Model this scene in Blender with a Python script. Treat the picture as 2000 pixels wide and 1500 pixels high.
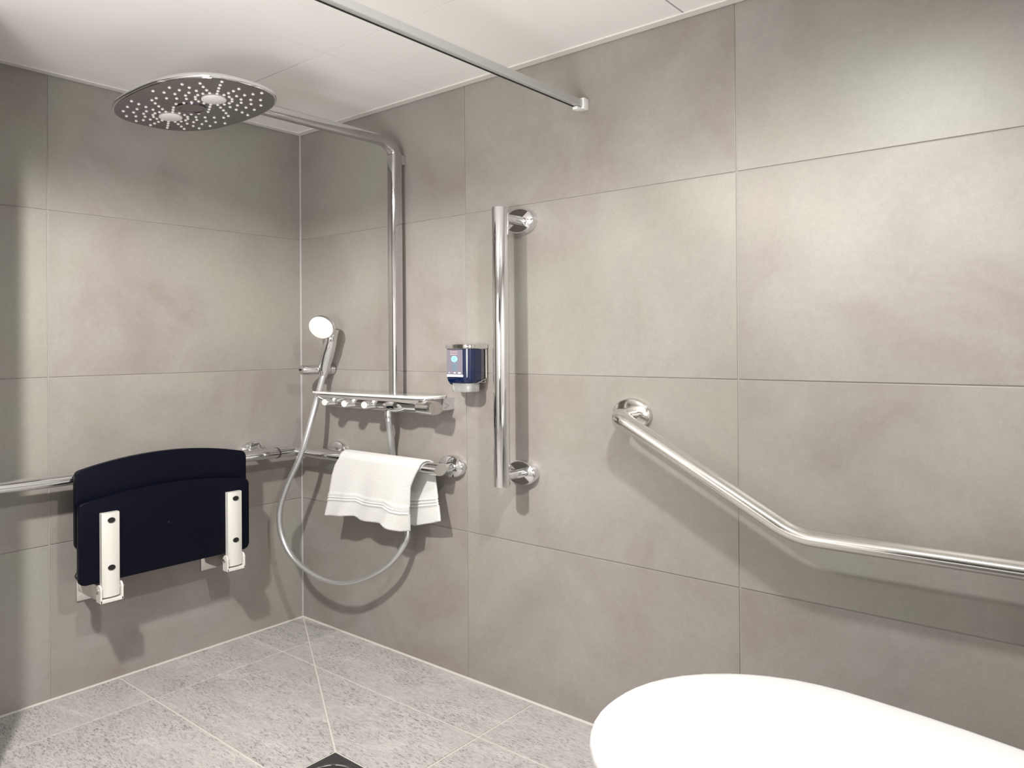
import bpy, bmesh, math, random
from mathutils import Vector, Matrix

for o in list(bpy.data.objects):
    bpy.data.objects.remove(o, do_unlink=True)
SC = bpy.context.scene
COL = SC.collection
rnd = random.Random(7)

# ------------------------------------------------------------------ camera
CAM_F = Vector((-0.63675111, 0.77106138, 0.00351814))
CAM_R = Vector((0.77102896, 0.63675781, -0.00733677))
CAM_U = Vector((0.0078973, 0.00195911, 0.9999669))
cam_data = bpy.data.cameras.new('camera')
cam_data.sensor_fit = 'HORIZONTAL'
cam_data.sensor_width = 36.0
cam_data.lens = 1478.01 / 2000 * 36.0
cam_data.shift_y = -(750 - 668.27) / 2000
cam_data.clip_start = 0.02
cam = bpy.data.objects.new('camera', cam_data)
COL.objects.link(cam)
M = Matrix((CAM_R, CAM_U, -CAM_F)).transposed().to_4x4()
M.translation = Vector((3.00643, -2.09726, 1.25872))
cam.matrix_world = M
SC.camera = cam

# ------------------------------------------------------------------ world, lights, exposure
world = bpy.data.worlds.new('world')
SC.world = world
world.use_nodes = True
world.node_tree.nodes['Background'].inputs[0].default_value = (1, 1, 1, 1)
world.node_tree.nodes['Background'].inputs[1].default_value = 0.02
SC.cycles.max_bounces = 9
SC.cycles.caustics_refractive = False
SC.view_settings.view_transform = 'Standard'
SC.view_settings.look = 'None'
SC.view_settings.gamma = 1.0
SC.view_settings.use_curve_mapping = False
SC.view_settings.exposure = 0.55


def downlight_or_fill(loc, power, cone=140, blend=0.25, radius=0.045, color=(1.0, 0.98, 0.95), aim=None):
    l = bpy.data.lights.new('downlight_or_fill', 'SPOT')
    l.energy = power
    l.spot_size = math.radians(cone)
    l.spot_blend = blend
    l.shadow_soft_size = radius
    l.color = color
    o = bpy.data.objects.new('downlight_or_fill', l)
    o.location = loc
    if aim is not None:
        o.rotation_euler = (Vector(aim) - Vector(loc)).to_track_quat('-Z', 'Y').to_euler()
    COL.objects.link(o)
    return o


downlight_or_fill((2.47, -0.98, 2.19), 55, 176, 0.68, color=(1.0, 0.99, 0.965))
downlight_or_fill((1.48, -1.92, 2.20), 50, 164, 0.2, color=(1.0, 0.965, 0.915))
downlight_or_fill((1.44, -1.88, 2.20), 92, 100, 0.6, color=(1.0, 0.965, 0.915), aim=(0.42, -0.82, 0.15))
# added fill spot behind the camera, no real fitting, brightening ceiling and upper walls
downlight_or_fill((2.10, -2.60, 1.20), 112, 84, 0.9, radius=0.40, color=(1.0, 0.975, 0.95), aim=(1.25, -0.95, 2.24))

# ------------------------------------------------------------------ helpers
K = 1.45          # the place is this much wider than it is tall
H = 2.243


def prop(o, label=None, cat=None, group=None, kind=None):
    if label: o['label'] = label
    if cat: o['category'] = cat
    if group: o['group'] = group
    if kind: o['kind'] = kind
    return o


def finish(name, bm, mat, parent=None, smooth=False, loc=None, angle=40):
    bmesh.ops.recalc_face_normals(bm, faces=bm.faces)
    me = bpy.data.meshes.new(name)
    bm.to_mesh(me)
    bm.free()
    if mat is not None:
        me.materials.append(mat)
    o = bpy.data.objects.new(name, me)
    COL.objects.link(o)
    if parent is not None:
        o.parent = parent
    if loc is not None:
        o.location = loc
    if smooth:
        for p in me.polygons:
            p.use_smooth = True
        try:
            me.set_sharp_from_angle(angle=math.radians(angle))
        except Exception:
            pass
    return o


def empty(name, loc=(0, 0, 0)):
    o = bpy.data.objects.new(name, None)
    o.empty_display_size = 0.05
    COL.objects.link(o)
    o.location = loc
    return o


def adopt(child, parent):
    """parent a child whose mesh is in world coordinates"""
    child.parent = parent
    child.matrix_parent_inverse = Matrix.Translation(-Vector(parent.location))
    return child


def add_box(bm, x0, x1, y0, y1, z0, z1, bevel=0.0, seg=2):
    r = bmesh.ops.create_cube(bm, size=1.0)
    vs = r['verts']
    for v in vs:
        v.co = Vector(((x0 + x1) / 2 + v.co.x * (x1 - x0), (y0 + y1) / 2 + v.co.y * (y1 - y0),
                       (z0 + z1) / 2 + v.co.z * (z1 - z0)))
    if bevel > 0:
        es = list({e for v in vs for e in v.link_edges})
        bmesh.ops.bevel(bm, geom=es, offset=bevel, segments=seg, profile=0.5, affect='EDGES', clamp_overlap=True)
    return bm


def box(*a, **k):
    bm = bmesh.new()
    return add_box(bm, *a, **k)


def add_prism(bm, pts, axis, a0, a1, bevel=0.0, seg=2):
    """extrude a 2D outline along an axis; pts are the two other coordinates in xyz order"""
    def mk(p, a):
        if axis == 'x': return Vector((a, p[0], p[1]))
        if axis == 'y': return Vector((p[0], a, p[1]))
        return Vector((p[0], p[1], a))
    A = [bm.verts.new(mk(p, a0)) for p in pts]
    B = [bm.verts.new(mk(p, a1)) for p in pts]
    fa = bm.faces.new(A)
    fb = bm.faces.new(list(reversed(B)))
    n = len(pts)
    for i in range(n):
        bm.faces.new((A[i], B[i], B[(i + 1) % n], A[(i + 1) % n]))
    if bevel > 0:
        es = list(fa.edges) + list(fb.edges)
        bmesh.ops.bevel(bm, geom=es, offset=bevel, segments=seg, profile=0.5, affect='EDGES', clamp_overlap=True)
    return bm


def toreal(v): return Vector((v[0] / K, v[1] / K, v[2]))
def toscene(v): return Vector((v[0] * K, v[1] * K, v[2]))


def catmull(pts, n=8):
    P = [Vector(p) for p in pts]
    P = [P[0] * 2 - P[1]] + P + [P[-1] * 2 - P[-2]]
    out = []
    for i in range(1, len(P) - 2):
        for k in range(n):
            t = k / n
            a, b, c, d = P[i - 1], P[i], P[i + 1], P[i + 2]
            out.append(0.5 * ((2 * b) + (c - a) * t + (2 * a - 5 * b + 4 * c - d) * t * t + (3 * b - a - 3 * c + d) * t ** 3))
    out.append(P[-2])
    return out


def rounded(pts, r, n=8):
    """polyline with filleted corners"""
    P = [Vector(p) for p in pts]
    out = [P[0]]
    for i in range(1, len(P) - 1):
        a = (P[i - 1] - P[i]).normalized()
        b = (P[i + 1] - P[i]).normalized()
        ang = a.angle(b)
        rr = r[i - 1] if isinstance(r, (list, tuple)) else r
        d = min(rr / math.tan(ang / 2), (P[i - 1] - P[i]).length * 0.49, (P[i + 1] - P[i]).length * 0.49)
        s, e = P[i] + a * d, P[i] + b * d
        for k in range(n + 1):
            t = k / n
            out.append((1 - t) ** 2 * s + 2 * t * (1 - t) * P[i] + t * t * e)
    out.append(P[-1])
    return out


def add_tube(bm, pts, r, sides=20, caps=True, radii=None, section=None):
    """sweep a round (or given) section along scene points; widths follow the place's own proportions"""
    P = [toreal(p) for p in pts]
    n = len(P)
    T = []
    for i in range(n):
        t = (P[min(i + 1, n - 1)] - P[max(i - 1, 0)])
        T.append(t.normalized())
    up = Vector((0, 0, 1)) if abs(T[0].z) < 0.9 else Vector((1, 0, 0))
    N = (up - T[0] * up.dot(T[0])).normalized()
    rings = []
    for i in range(n):
        if i:
            N = (N - T[i] * N.dot(T[i])).normalized()
        B = T[i].cross(N)
        ring = []
        rr = radii[i] if radii else r
        for k in range(sides):
            a = 2 * math.pi * k / sides
            if section:
                u, w = section[k]
                v = P[i] + N * u + B * w
            else:
                v = P[i] + (N * math.cos(a) + B * math.sin(a)) * rr
            ring.append(bm.verts.new(toscene(v)))
        rings.append(ring)
    for i in range(n - 1):
        for k in range(sides):
            bm.faces.new((rings[i][k], rings[i][(k + 1) % sides], rings[i + 1][(k + 1) % sides], rings[i + 1][k]))
    if caps:
        bm.faces.new(list(reversed(rings[0])))
        bm.faces.new(rings[-1])
    return bm


def tube(pts, r, **k):
    bm = bmesh.new()
    return add_tube(bm, pts, r, **k)


def add_lathe(bm, origin, axis, profile, sides=36, squash=None, upref=(0, 0, 1)):
    """revolve (distance along axis, radius) about axis; radius pairs (ru, rv) allowed through squash"""
    ax = Vector(axis).normalized()
    o = Vector(origin)
    up = Vector(upref)
    if abs(ax.dot(up)) > 0.95:
        up = Vector((1, 0, 0))
    U = (up - ax * up.dot(ax)).normalized()
    W = ax.cross(U)
    su, sw = squash or (1, 1)
    rings = []
    for d, r in profile:
        if r <= 1e-6:
            rings.append([bm.verts.new(o + ax * d)])
        else:
            rings.append([bm.verts.new(o + ax * d + U * (math.cos(2 * math.pi * k / sides) * r * su) +
                                       W * (math.sin(2 * math.pi * k / sides) * r * sw)) for k in range(sides)])
    for i in range(len(rings) - 1):
        a, b = rings[i], rings[i + 1]
        for k in range(sides):
            k2 = (k + 1) % sides
            if len(a) == 1 and len(b) == 1: continue
            if len(a) == 1: bm.faces.new((a[0], b[k2], b[k]))
            elif len(b) == 1: bm.faces.new((a[k], a[k2], b[0]))
            else: bm.faces.new((a[k], a[k2], b[k2], b[k]))
    return bm


def lathe(*a, **k):
    bm = bmesh.new()
    return add_lathe(bm, *a, **k)


def superellipse(a, b, n, count=64, cx=0, cy=0):
    out = []
    for k in range(count):
        t = 2 * math.pi * k / count
        c, s = math.cos(t), math.sin(t)
        out.append((cx + a * math.copysign(abs(c) ** (2 / n), c), cy + b * math.copysign(abs(s) ** (2 / n), s)))
    return out


# ------------------------------------------------------------------ materials
def lin(c):
    return tuple(((v / 255) / 12.92 if v / 255 <= 0.04045 else ((v / 255 + 0.055) / 1.055) ** 2.4) for v in c) + (1,)


def mat_basic(name, color, rough=0.5, metal=0.0, spec=0.5, coat=0.0, noise=0.0, noise_scale=40, bump=0.0):
    m = bpy.data.materials.new(name)
    m.use_nodes = True
    nt = m.node_tree
    b = nt.nodes['Principled BSDF']
    b.inputs['Roughness'].default_value = rough
    b.inputs['Metallic'].default_value = metal
    b.inputs['Specular IOR Level'].default_value = spec
    b.inputs['Coat Weight'].default_value = coat
    b.inputs['Base Color'].default_value = color
    tc = nt.nodes.new('ShaderNodeTexCoord')
    nz = nt.nodes.new('ShaderNodeTexNoise')
    nz.inputs['Scale'].default_value = noise_scale
    nz.inputs['Detail'].default_value = 4
    nt.links.new(tc.outputs['Object'], nz.inputs['Vector'])
    if noise > 0:
        mx = nt.nodes.new('ShaderNodeMix')
        mx.data_type = 'RGBA'
        mx.inputs['A'].default_value = tuple(c * (1 - noise) for c in color[:3]) + (1,)
        mx.inputs['B'].default_value = tuple(min(1, c * (1 + noise)) for c in color[:3]) + (1,)
        nt.links.new(nz.outputs['Fac'], mx.inputs['Factor'])
        nt.links.new(mx.outputs['Result'], b.inputs['Base Color'])
    if bump > 0:
        bp = nt.nodes.new('ShaderNodeBump')
        bp.inputs['Strength'].default_value = bump
        bp.inputs['Distance'].default_value = 0.002
        nt.links.new(nz.outputs['Fac'], bp.inputs['Height'])
        nt.links.new(bp.outputs['Normal'], b.inputs['Normal'])
    return m


def mat_wall_tile(name, ca, cb, cc):
    """large matt porcelain tile with a cloudy cement look, each tile cut from another part of the pattern"""
    m = bpy.data.materials.new(name)
    m.use_nodes = True
    nt = m.node_tree
    b = nt.nodes['Principled BSDF']
    tc = nt.nodes.new('ShaderNodeTexCoord')
    oi = nt.nodes.new('ShaderNodeObjectInfo')
    mul = nt.nodes.new('ShaderNodeMath'); mul.operation = 'MULTIPLY'; mul.inputs[1].default_value = 37.0
    nt.links.new(oi.outputs['Random'], mul.inputs[0])
    add = nt.nodes.new('ShaderNodeVectorMath'); add.operation = 'ADD'
    nt.links.new(tc.outputs['Object'], add.inputs[0])
    nt.links.new(mul.outputs[0], add.inputs[1])

    def noise(scale, detail, rough, dist=0.0):
        n = nt.nodes.new('ShaderNodeTexNoise')
        n.inputs['Scale'].default_value = scale
        n.inputs['Detail'].default_value = detail
        n.inputs['Roughness'].default_value = rough
        n.inputs['Distortion'].default_value = dist
        nt.links.new(add.outputs[0], n.inputs['Vector'])
        return n

    def ramp(src, p0, p1):
        r = nt.nodes.new('ShaderNodeMapRange')
        r.inputs['From Min'].default_value = p0
        r.inputs['From Max'].default_value = p1
        nt.links.new(src, r.inputs['Value'])
        return r.outputs['Result']

    def mix(f, a, bb, isnode=False, blend='MIX'):
        x = nt.nodes.new('ShaderNodeMix'); x.data_type = 'RGBA'; x.blend_type = blend
        if f is not None: nt.links.new(f, x.inputs['Factor'])
        for s, v in (('A', a), ('B', bb)):
            if isinstance(v, tuple): x.inputs[s].default_value = v
            else: nt.links.new(v, x.inputs[s])
        return x
    n1 = noise(2.6, 5, 0.6, 0.6)
    n2 = noise(1.4, 3, 0.55, 0.3)
    n3 = noise(55, 6, 0.75)
    n4 = noise(260, 3, 0.7)
    m1 = mix(ramp(n1.outputs['Fac'], 0.35, 0.65), ca, cb)
    m2 = mix(ramp(n2.outputs['Fac'], 0.45, 0.7), m1.outputs['Result'], cc)
    m3 = mix(ramp(n3.outputs['Fac'], 0.3, 0.7), (0.94, 0.94, 0.94, 1), (1.05, 1.05, 1.05, 1))
    m4 = mix(None, m2.outputs['Result'], m3.outputs['Result'], blend='MULTIPLY')
    m4.inputs['Factor'].default_value = 1.0
    m5 = mix(ramp(n4.outputs['Fac'], 0.3, 0.7), (0.95, 0.95, 0.95, 1), (1.04, 1.04, 1.04, 1))
    m6 = mix(None, m4.outputs['Result'], m5.outputs['Result'], blend='MULTIPLY')
    m6.inputs['Factor'].default_value = 1.0
    nt.links.new(m6.outputs['Result'], b.inputs['Base Color'])
    rr = nt.nodes.new('ShaderNodeMapRange')
    rr.inputs['To Min'].default_value = 0.32
    rr.inputs['To Max'].default_value = 0.48
    nt.links.new(n1.outputs['Fac'], rr.inputs['Value'])
    nt.links.new(rr.outputs['Result'], b.inputs['Roughness'])
    b.inputs['Specular IOR Level'].default_value = 0.4
    bp = nt.nodes.new('ShaderNodeBump')
    bp.inputs['Strength'].default_value = 0.12
    bp.inputs['Distance'].default_value = 0.001
    nt.links.new(n4.outputs['Fac'], bp.inputs['Height'])
    nt.links.new(bp.outputs['Normal'], b.inputs['Normal'])
    return m


def mat_floor_tile(name):
    """grey quartzite-look floor tile: streaky veins and dark pits"""
    m = bpy.data.materials.new(name)
    m.use_nodes = True
    nt = m.node_tree
    b = nt.nodes['Principled BSDF']
    tc = nt.nodes.new('ShaderNodeTexCoord')
    oi = nt.nodes.new('ShaderNodeObjectInfo')
    mul = nt.nodes.new('ShaderNodeMath'); mul.operation = 'MULTIPLY'; mul.inputs[1].default_value = 23.0
    nt.links.new(oi.outputs['Random'], mul.inputs[0])
    add = nt.nodes.new('ShaderNodeVectorMath'); add.operation = 'ADD'
    nt.links.new(tc.outputs['Object'], add.inputs[0]); nt.links.new(mul.outputs[0], add.inputs[1])
    mp = nt.nodes.new('ShaderNodeMapping')
    mp.inputs['Rotation'].default_value = (0, 0, math.radians(38))
    mp.inputs['Scale'].default_value = (0.45, 1.6, 1)
    nt.links.new(add.outputs[0], mp.inputs['Vector'])

    def noise(vec, scale, detail, rough, dist=0.0):
        n = nt.nodes.new('ShaderNodeTexNoise')
        n.inputs['Scale'].default_value = scale
        n.inputs['Detail'].default_value = detail
        n.inputs['Roughness'].default_value = rough
        n.inputs['Distortion'].default_value = dist
        nt.links.new(vec, n.inputs['Vector'])
        return n.outputs['Fac']

    def rng(src, a, c, lo, hi):
        r = nt.nodes.new('ShaderNodeMapRange')
        r.inputs['From Min'].default_value = a; r.inputs['From Max'].default_value = c
        r.inputs['To Min'].default_value = lo; r.inputs['To Max'].default_value = hi
        nt.links.new(src, r.inputs['Value'])
        return r.outputs['Result']

    def mth(op, a, c):
        x = nt.nodes.new('ShaderNodeMath'); x.operation = op
        for i, v in enumerate((a, c)):
            if isinstance(v, (int, float)): x.inputs[i].default_value = v
            else: nt.links.new(v, x.inputs[i])
        return x.outputs[0]
    big = noise(mp.outputs[0], 3.2, 4, 0.6, 0.8)
    streak = noise(mp.outputs[0], 48, 6, 0.8, 0.6)
    pits = noise(mp.outputs[0], 120, 5, 0.8, 0.5)
    dens = noise(add.outputs[0], 5.5, 3, 0.6, 0.4)
    wave = nt.nodes.new('ShaderNodeTexWave')
    wave.inputs['Scale'].default_value = 1.3
    wave.inputs['Distortion'].default_value = 9
    wave.inputs['Detail'].default_value = 4
    nt.links.new(mp.outputs[0], wave.inputs['Vector'])
    vein = rng(wave.outputs['Fac'], 0.93, 1.0, 0, 1)
    base = rng(big, 0.3, 0.7, 0.90, 1.06)
    v = mth('MULTIPLY', base, rng(streak, 0.3, 0.7, 0.80, 1.16))
    pitm = mth('MULTIPLY', rng(pits, 0.51, 0.60, 0, 1), rng(dens, 0.38, 0.62, 0.30, 1))
    v = mth('MULTIPLY', v, mth('SUBTRACT', 1.0, mth('MULTIPLY', pitm, 0.62)))
    v = mth('ADD', v, mth('MULTIPLY', vein, 0.07))
    comb = nt.nodes.new('ShaderNodeVectorMath'); comb.operation = 'SCALE'
    comb.inputs[0].default_value = (0.49, 0.475, 0.462)
    nt.links.new(v, comb.inputs['Scale'])
    nt.links.new(comb.outputs[0], b.inputs['Base Color'])
    b.inputs['Roughness'].default_value = 0.55
    b.inputs['Specular IOR Level'].default_value = 0.35
    bp = nt.nodes.new('ShaderNodeBump')
    bp.inputs['Strength'].default_value = 0.35
    bp.inputs['Distance'].default_value = 0.002
    nt.links.new(mth('SUBTRACT', streak, mth('MULTIPLY', pitm, 0.6)), bp.inputs['Height'])
    nt.links.new(bp.outputs['Normal'], b.inputs['Normal'])
    return m


def mat_towel(name):
    m = mat_basic(name, (0.72, 0.715, 0.70, 1), 0.95, spec=0.1)
    nt = m.node_tree
    b = nt.nodes['Principled BSDF']
    b.inputs['Sheen Weight'].default_value = 0.3
    tc = [n for n in nt.nodes if n.type == 'TEX_COORD'][0]
    vo = nt.nodes.new('ShaderNodeTexVoronoi')
    vo.inputs['Scale'].default_value = 330
    nt.links.new(tc.outputs['Object'], vo.inputs['Vector'])
    bp = nt.nodes.new('ShaderNodeBump')
    bp.inputs['Strength'].default_value = 0.5
    bp.inputs['Distance'].default_value = 0.003
    nt.links.new(vo.outputs['Distance'], bp.inputs['Height'])
    nt.links.new(bp.outputs['Normal'], b.inputs['Normal'])
    return m


WALL_TILE = mat_wall_tile('wall_tile_cement', (0.280, 0.249, 0.228, 1), (0.338, 0.318, 0.300, 1), (0.325, 0.317, 0.280, 1))
FLOOR_TILE = mat_floor_tile('floor_tile_stone')
GROUT_WALL = mat_basic('wall_grout', (0.36, 0.345, 0.32, 1), 0.9, spec=0.1, noise=0.08, noise_scale=200)
GROUT_FLOOR = mat_basic('floor_grout', (0.60, 0.58, 0.545, 1), 0.9, spec=0.1, noise=0.08, noise_scale=200)
SILICONE = mat_basic('corner_silicone', (0.44, 0.42, 0.42, 1), 0.5, spec=0.3, noise=0.05)
CEIL = mat_basic('ceiling_paint', (0.94, 0.93, 0.915, 1), 0.6, spec=0.2, noise=0.015, noise_scale=6)
CEIL_GAP = mat_basic('ceiling_gap', (0.16, 0.15, 0.14, 1), 0.8, spec=0.1, noise=0.05)
TRIMM = mat_basic('ceiling_trim_paint', (0.80, 0.78, 0.75, 1), 0.4, spec=0.3, noise=0.015)
CHROME = mat_basic('chrome', (0.80, 0.80, 0.81, 1), 0.06, metal=1.0, noise=0.03, noise_scale=12)
CHROME_S = mat_basic('brushed_chrome', (0.72, 0.71, 0.70, 1), 0.22, metal=1.0, noise=0.04, noise_scale=60)
CHROME_D = mat_basic('riser_chrome', (0.60, 0.59, 0.60, 1), 0.08, metal=1.0, noise=0.03, noise_scale=12)
STEEL = mat_basic('polished_steel', (0.78, 0.765, 0.74, 1), 0.12, metal=1.0, noise=0.04, noise_scale=30)
HEADFACE = mat_basic('dark_mirror_chrome', (0.235, 0.215, 0.235, 1), 0.14, metal=1.0, noise=0.05, noise_scale=10)
NOZZLE = mat_basic('nozzle_white', (0.82, 0.81, 0.80, 1), 0.5, noise=0.03)
HOSE = mat_basic('hose_satin_grey', (0.62, 0.62, 0.63, 1), 0.28, metal=0.75, noise=0.03)
NAVY = mat_basic('navy_plastic', (0.0016, 0.0022, 0.0085, 1), 0.42, spec=0.14, noise=0.15, noise_scale=90, bump=0.05)
WHITE_M = mat_basic('white_painted_metal', (0.72, 0.71, 0.67, 1), 0.35, noise=0.02)
SLOT = mat_basic('slot_black', (0.008, 0.008, 0.008, 1), 0.8, noise=0.1)
TOWEL = mat_towel('towel_terry')
GLASS_W = mat_basic('white_glass', (0.82, 0.82, 0.81, 1), 0.08, coat=0.6, noise=0.01)
CERAMIC = mat_basic('white_ceramic', (0.86, 0.86, 0.85, 1), 0.12, coat=0.4, noise=0.01)
LIDM = mat_basic('white_lid_plastic', (0.80, 0.80, 0.795, 1), 0.3, spec=0.4, noise=0.01, noise_scale=5)
BLUE = mat_basic('blue_bottle', (0.0035, 0.011, 0.048, 1), 0.12, coat=0.6, noise=0.25, noise_scale=14)
LABELM = mat_basic('label_grey', (0.20, 0.185, 0.225, 1), 0.45, noise=0.06)
CYAN = mat_basic('label_cyan', (0.30, 0.68, 0.76, 1), 0.5, noise=0.05)
TEALM = mat_basic('label_teal', (0.14, 0.26, 0.34, 1), 0.5, noise=0.05)
PAPER = mat_basic('label_white', (0.85, 0.84, 0.86, 1), 0.5, noise=0.02)
PINK = mat_basic('label_pink', (0.70, 0.48, 0.50, 1), 0.5, noise=0.05)
ALU = mat_basic('satin_aluminium', (0.62, 0.62, 0.605, 1), 0.45, metal=0.6, noise=0.04, noise_scale=30)
PLASTIC_W = mat_basic('white_plastic', (0.84, 0.84, 0.82, 1), 0.35, noise=0.02)
DRAIN = mat_basic('drain_dark_steel', (0.16, 0.16, 0.17, 1), 0.35, metal=0.9, noise=0.2, noise_scale=40)
DOORM = mat_basic('dark_door', (0.035, 0.03, 0.028, 1), 0.4, noise=0.2, noise_scale=8)
PAINT = mat_basic('white_wall_paint', (0.82, 0.81, 0.79, 1), 0.7, spec=0.2, noise=0.03, noise_scale=12)
CLEAR = bpy.data.materials.new('clear_plastic')
CLEAR.use_nodes = True
_b = CLEAR.node_tree.nodes['Principled BSDF']
_b.inputs['Base Color'].default_value = (0.93, 0.93, 0.91, 1)
_b.inputs['Transmission Weight'].default_value = 0.75
_b.inputs['Roughness'].default_value = 0.15

# ------------------------------------------------------------------ room shell
XR, YB = 3.32, -2.75          # far ends of the room behind and beside the camera
ZR = [0.0, 0.5535, 1.1535, 1.7535, H]
XC = [0.0, 1.0504, 2.1189, 3.185, XR]
YC = [0.0, -1.0652, -2.13, YB]


def slab(name, b, mat):
    return prop(finish(name, b, mat), kind='structure')


GD = 0.003                    # joints lie this far behind the tile faces
wall_right = slab('wall_right', box(-0.12, XR + 0.12, GD, 0.12, -0.1, H + 0.15), GROUT_WALL)
wall_left = slab('wall_left', box(-0.12, -GD, YB - 0.12, GD, -0.1, H + 0.15), GROUT_WALL)
wall_back = slab('wall_back', box(-0.12, XR + 0.12, YB - 0.12, YB, -0.1, H + 0.15), PAINT)
wall_end = slab('wall_end', box(XR, XR + 0.12, YB, GD, -0.1, H + 0.15), PAINT)
floor = slab('floor', box(-0.12, XR + 0.12, YB - 0.12, 0.12, -0.12, -0.0025), GROUT_FLOOR)
ceiling = slab('ceiling', box(-0.12, XR + 0.12, YB - 0.12, 0.12, H + 0.006, H + 0.12), CEIL_GAP)

tile_cache = {}


def wall_tile(w, h, axis):
    key = (round(w, 3), round(h, 3), axis)
    if key not in tile_cache:
        bm = bmesh.new()
        if axis == 'y':
            add_box(bm, -w / 2, w / 2, 0.0, 0.010, -h / 2, h / 2, 0.0012, 2)
        else:
            add_box(bm, -0.010, 0.0, -w / 2, w / 2, -h / 2, h / 2, 0.0012, 2)
        bmesh.ops.recalc_face_normals(bm, faces=bm.faces)
        me = bpy.data.meshes.new('tile')
        bm.to_mesh(me); bm.free()
        me.materials.append(WALL_TILE)
        tile_cache[key] = me
    return tile_cache[key]


def put(name, me, parent, loc):
    o = bpy.data.objects.new(name, me)
    COL.objects.link(o)
    o.parent = parent
    o.location = loc
    return o


GV, GH = 0.0045, 0.0032        # joint widths, upright and level
for i in range(len(XC) - 1):
    for j in range(4):
        x0 = XC[i] + (GV / 2 if i else 0.005)
        x1 = XC[i + 1] - (GV / 2 if i < 3 else 0)
        z0 = ZR[j] + (GH / 2 if j else 0.004)
        z1 = ZR[j + 1] - GH / 2
        put('tile', wall_tile(x1 - x0, z1 - z0, 'y'), wall_right, ((x0 + x1) / 2, rnd.uniform(0.5, 4) * 1e-4, (z0 + z1) / 2))
for i in range(len(YC) - 1):
    for j in range(4):
        y0 = YC[i] - (GV / 2 if i else 0.005)
        y1 = YC[i + 1] + (GV / 2 if i < 2 else 0)
        z0 = ZR[j] + (GH / 2 if j else 0.004)
        z1 = ZR[j + 1] - GH / 2
        put('tile', wall_tile(y0 - y1, z1 - z0, 'x'), wall_left, (-rnd.uniform(0.5, 4) * 1e-4, (y0 + y1) / 2, (z0 + z1) / 2))

# unseen wall stub, added to cast the shade along the left edge
shade_stub = slab('wall_shade_stub', box(-GD, 0.50, -1.50, -1.405, -0.1, H + 0.01, 0.004, 2), GROUT_WALL)
for j in range(4):
    z0 = ZR[j] + (GH / 2 if j else 0.004)
    z1 = ZR[j + 1] - GH / 2
    finish('tile', box(-0.245, 0.245, 0, 0.008, -(z1 - z0) / 2, (z1 - z0) / 2, 0.0012, 2), WALL_TILE, shade_stub, loc=(0.250, -1.4055, (z0 + z1) / 2))
door = slab('reflection_door', box(1.95, 2.90, YB, YB + 0.03, 0.0, 2.02, 0.004, 2), DOORM)  # unseen dark door, added so the chrome reflects something dark
finish('door_handle', tube([(2.05, YB + 0.03, 1.02), (2.05, YB + 0.08, 1.02), (2.17, YB + 0.08, 1.02)], 0.011, sides=12), CHROME, door, smooth=True)
# corner silicone bead
prop(finish('trim_1', tube([(0.0015, -0.0015, 0.0), (0.0015, -0.0015, H)], 0.0036, sides=8), SILICONE, smooth=True), kind='structure')

prop(finish('trim_4', tube([(0.0, -0.002, 0.0005), (XR, -0.002, 0.0005)], 0.0045, sides=8), GROUT_FLOOR, smooth=True), kind='structure')
prop(finish('trim_5', tube([(0.002, 0.0, 0.0005), (0.002, -1.405, 0.0005)], 0.0045, sides=8), GROUT_FLOOR, smooth=True), kind='structure')
# floor tiles with the diagonal fall line to the drain
DX0, DX1, DY0, DY1 = 1.078, 1.290, -0.637, -0.849
FX = [0.004, 0.278, 1.364, 2.450, XR]
FY = [-0.004, -0.293, -0.826, -1.360, -1.893, -2.427, YB]


def inset(poly, d):
    P = [Vector(p) for p in poly]
    n = len(P)
    area = sum(P[i].x * P[(i + 1) % n].y - P[(i + 1) % n].x * P[i].y for i in range(n))
    if area < 0:
        P.reverse()
    out = []
    for i in range(n):
        a, b, c = P[i - 1], P[i], P[(i + 1) % n]
        e1, e2 = (b - a).normalized(), (c - b).normalized()
        n1, n2 = Vector((-e1.y, e1.x)), Vector((-e2.y, e2.x))
        k = 1 + n1.dot(n2)
        out.append(b + (n1 + n2) * (d / k))
    return out


def floor_tile(poly):
    P = inset([Vector((p[0], p[1])) for p in poly], 0.0035)
    c = sum(P, Vector((0, 0))) / len(P)
    bm = bmesh.new()
    add_prism(bm, [(p.x - c.x, p.y - c.y) for p in P], 'z', -0.010, 0.0, 0.001, 1)
    o = finish('tile', bm, FLOOR_TILE, floor)
    o.location = (c.x, c.y, 0)


sl = DY0 / DX0
xa = 0.278
ya = xa * sl
xb = FY[1] / sl
for i in range(len(FX) - 1):
    for j in range(len(FY) - 1):
        x0, x1, y0, y1 = FX[i], FX[i + 1], FY[j], FY[j + 1]
        if i == 0 and j == 0:
            floor_tile([(0.008, -0.0035), (x1, -0.0035), (x1, ya)])
            floor_tile([(0.0035, -0.0035), (x1, ya), (x1, y1), (0.0035, y1)])
        elif i == 1 and j == 0:
            floor_tile([(x0, y0), (x1, y0), (x1, y1), (xb, y1), (x0, ya)])
            floor_tile([(x0, ya), (xb, y1), (x0, y1)])
        elif i == 1 and j == 1:
            floor_tile([(xb, y0), (x1, y0), (x1, y1), (DX1, y1), (DX1, DY0), (DX0, DY0)])
            floor_tile([(x0, y0), (xb, y0), (DX0, DY0), (DX0, y1), (x0, y1)])
        elif i == 1 and j == 2:
            floor_tile([(x0, y0), (DX0, y0), (DX0, DY1), (DX1, DY1), (DX1, y0), (x1, y0), (x1, y1), (x0, y1)])
        else:
            floor_tile([(x0, y0), (x1, y0), (x1, y1), (x0, y1)])

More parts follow.
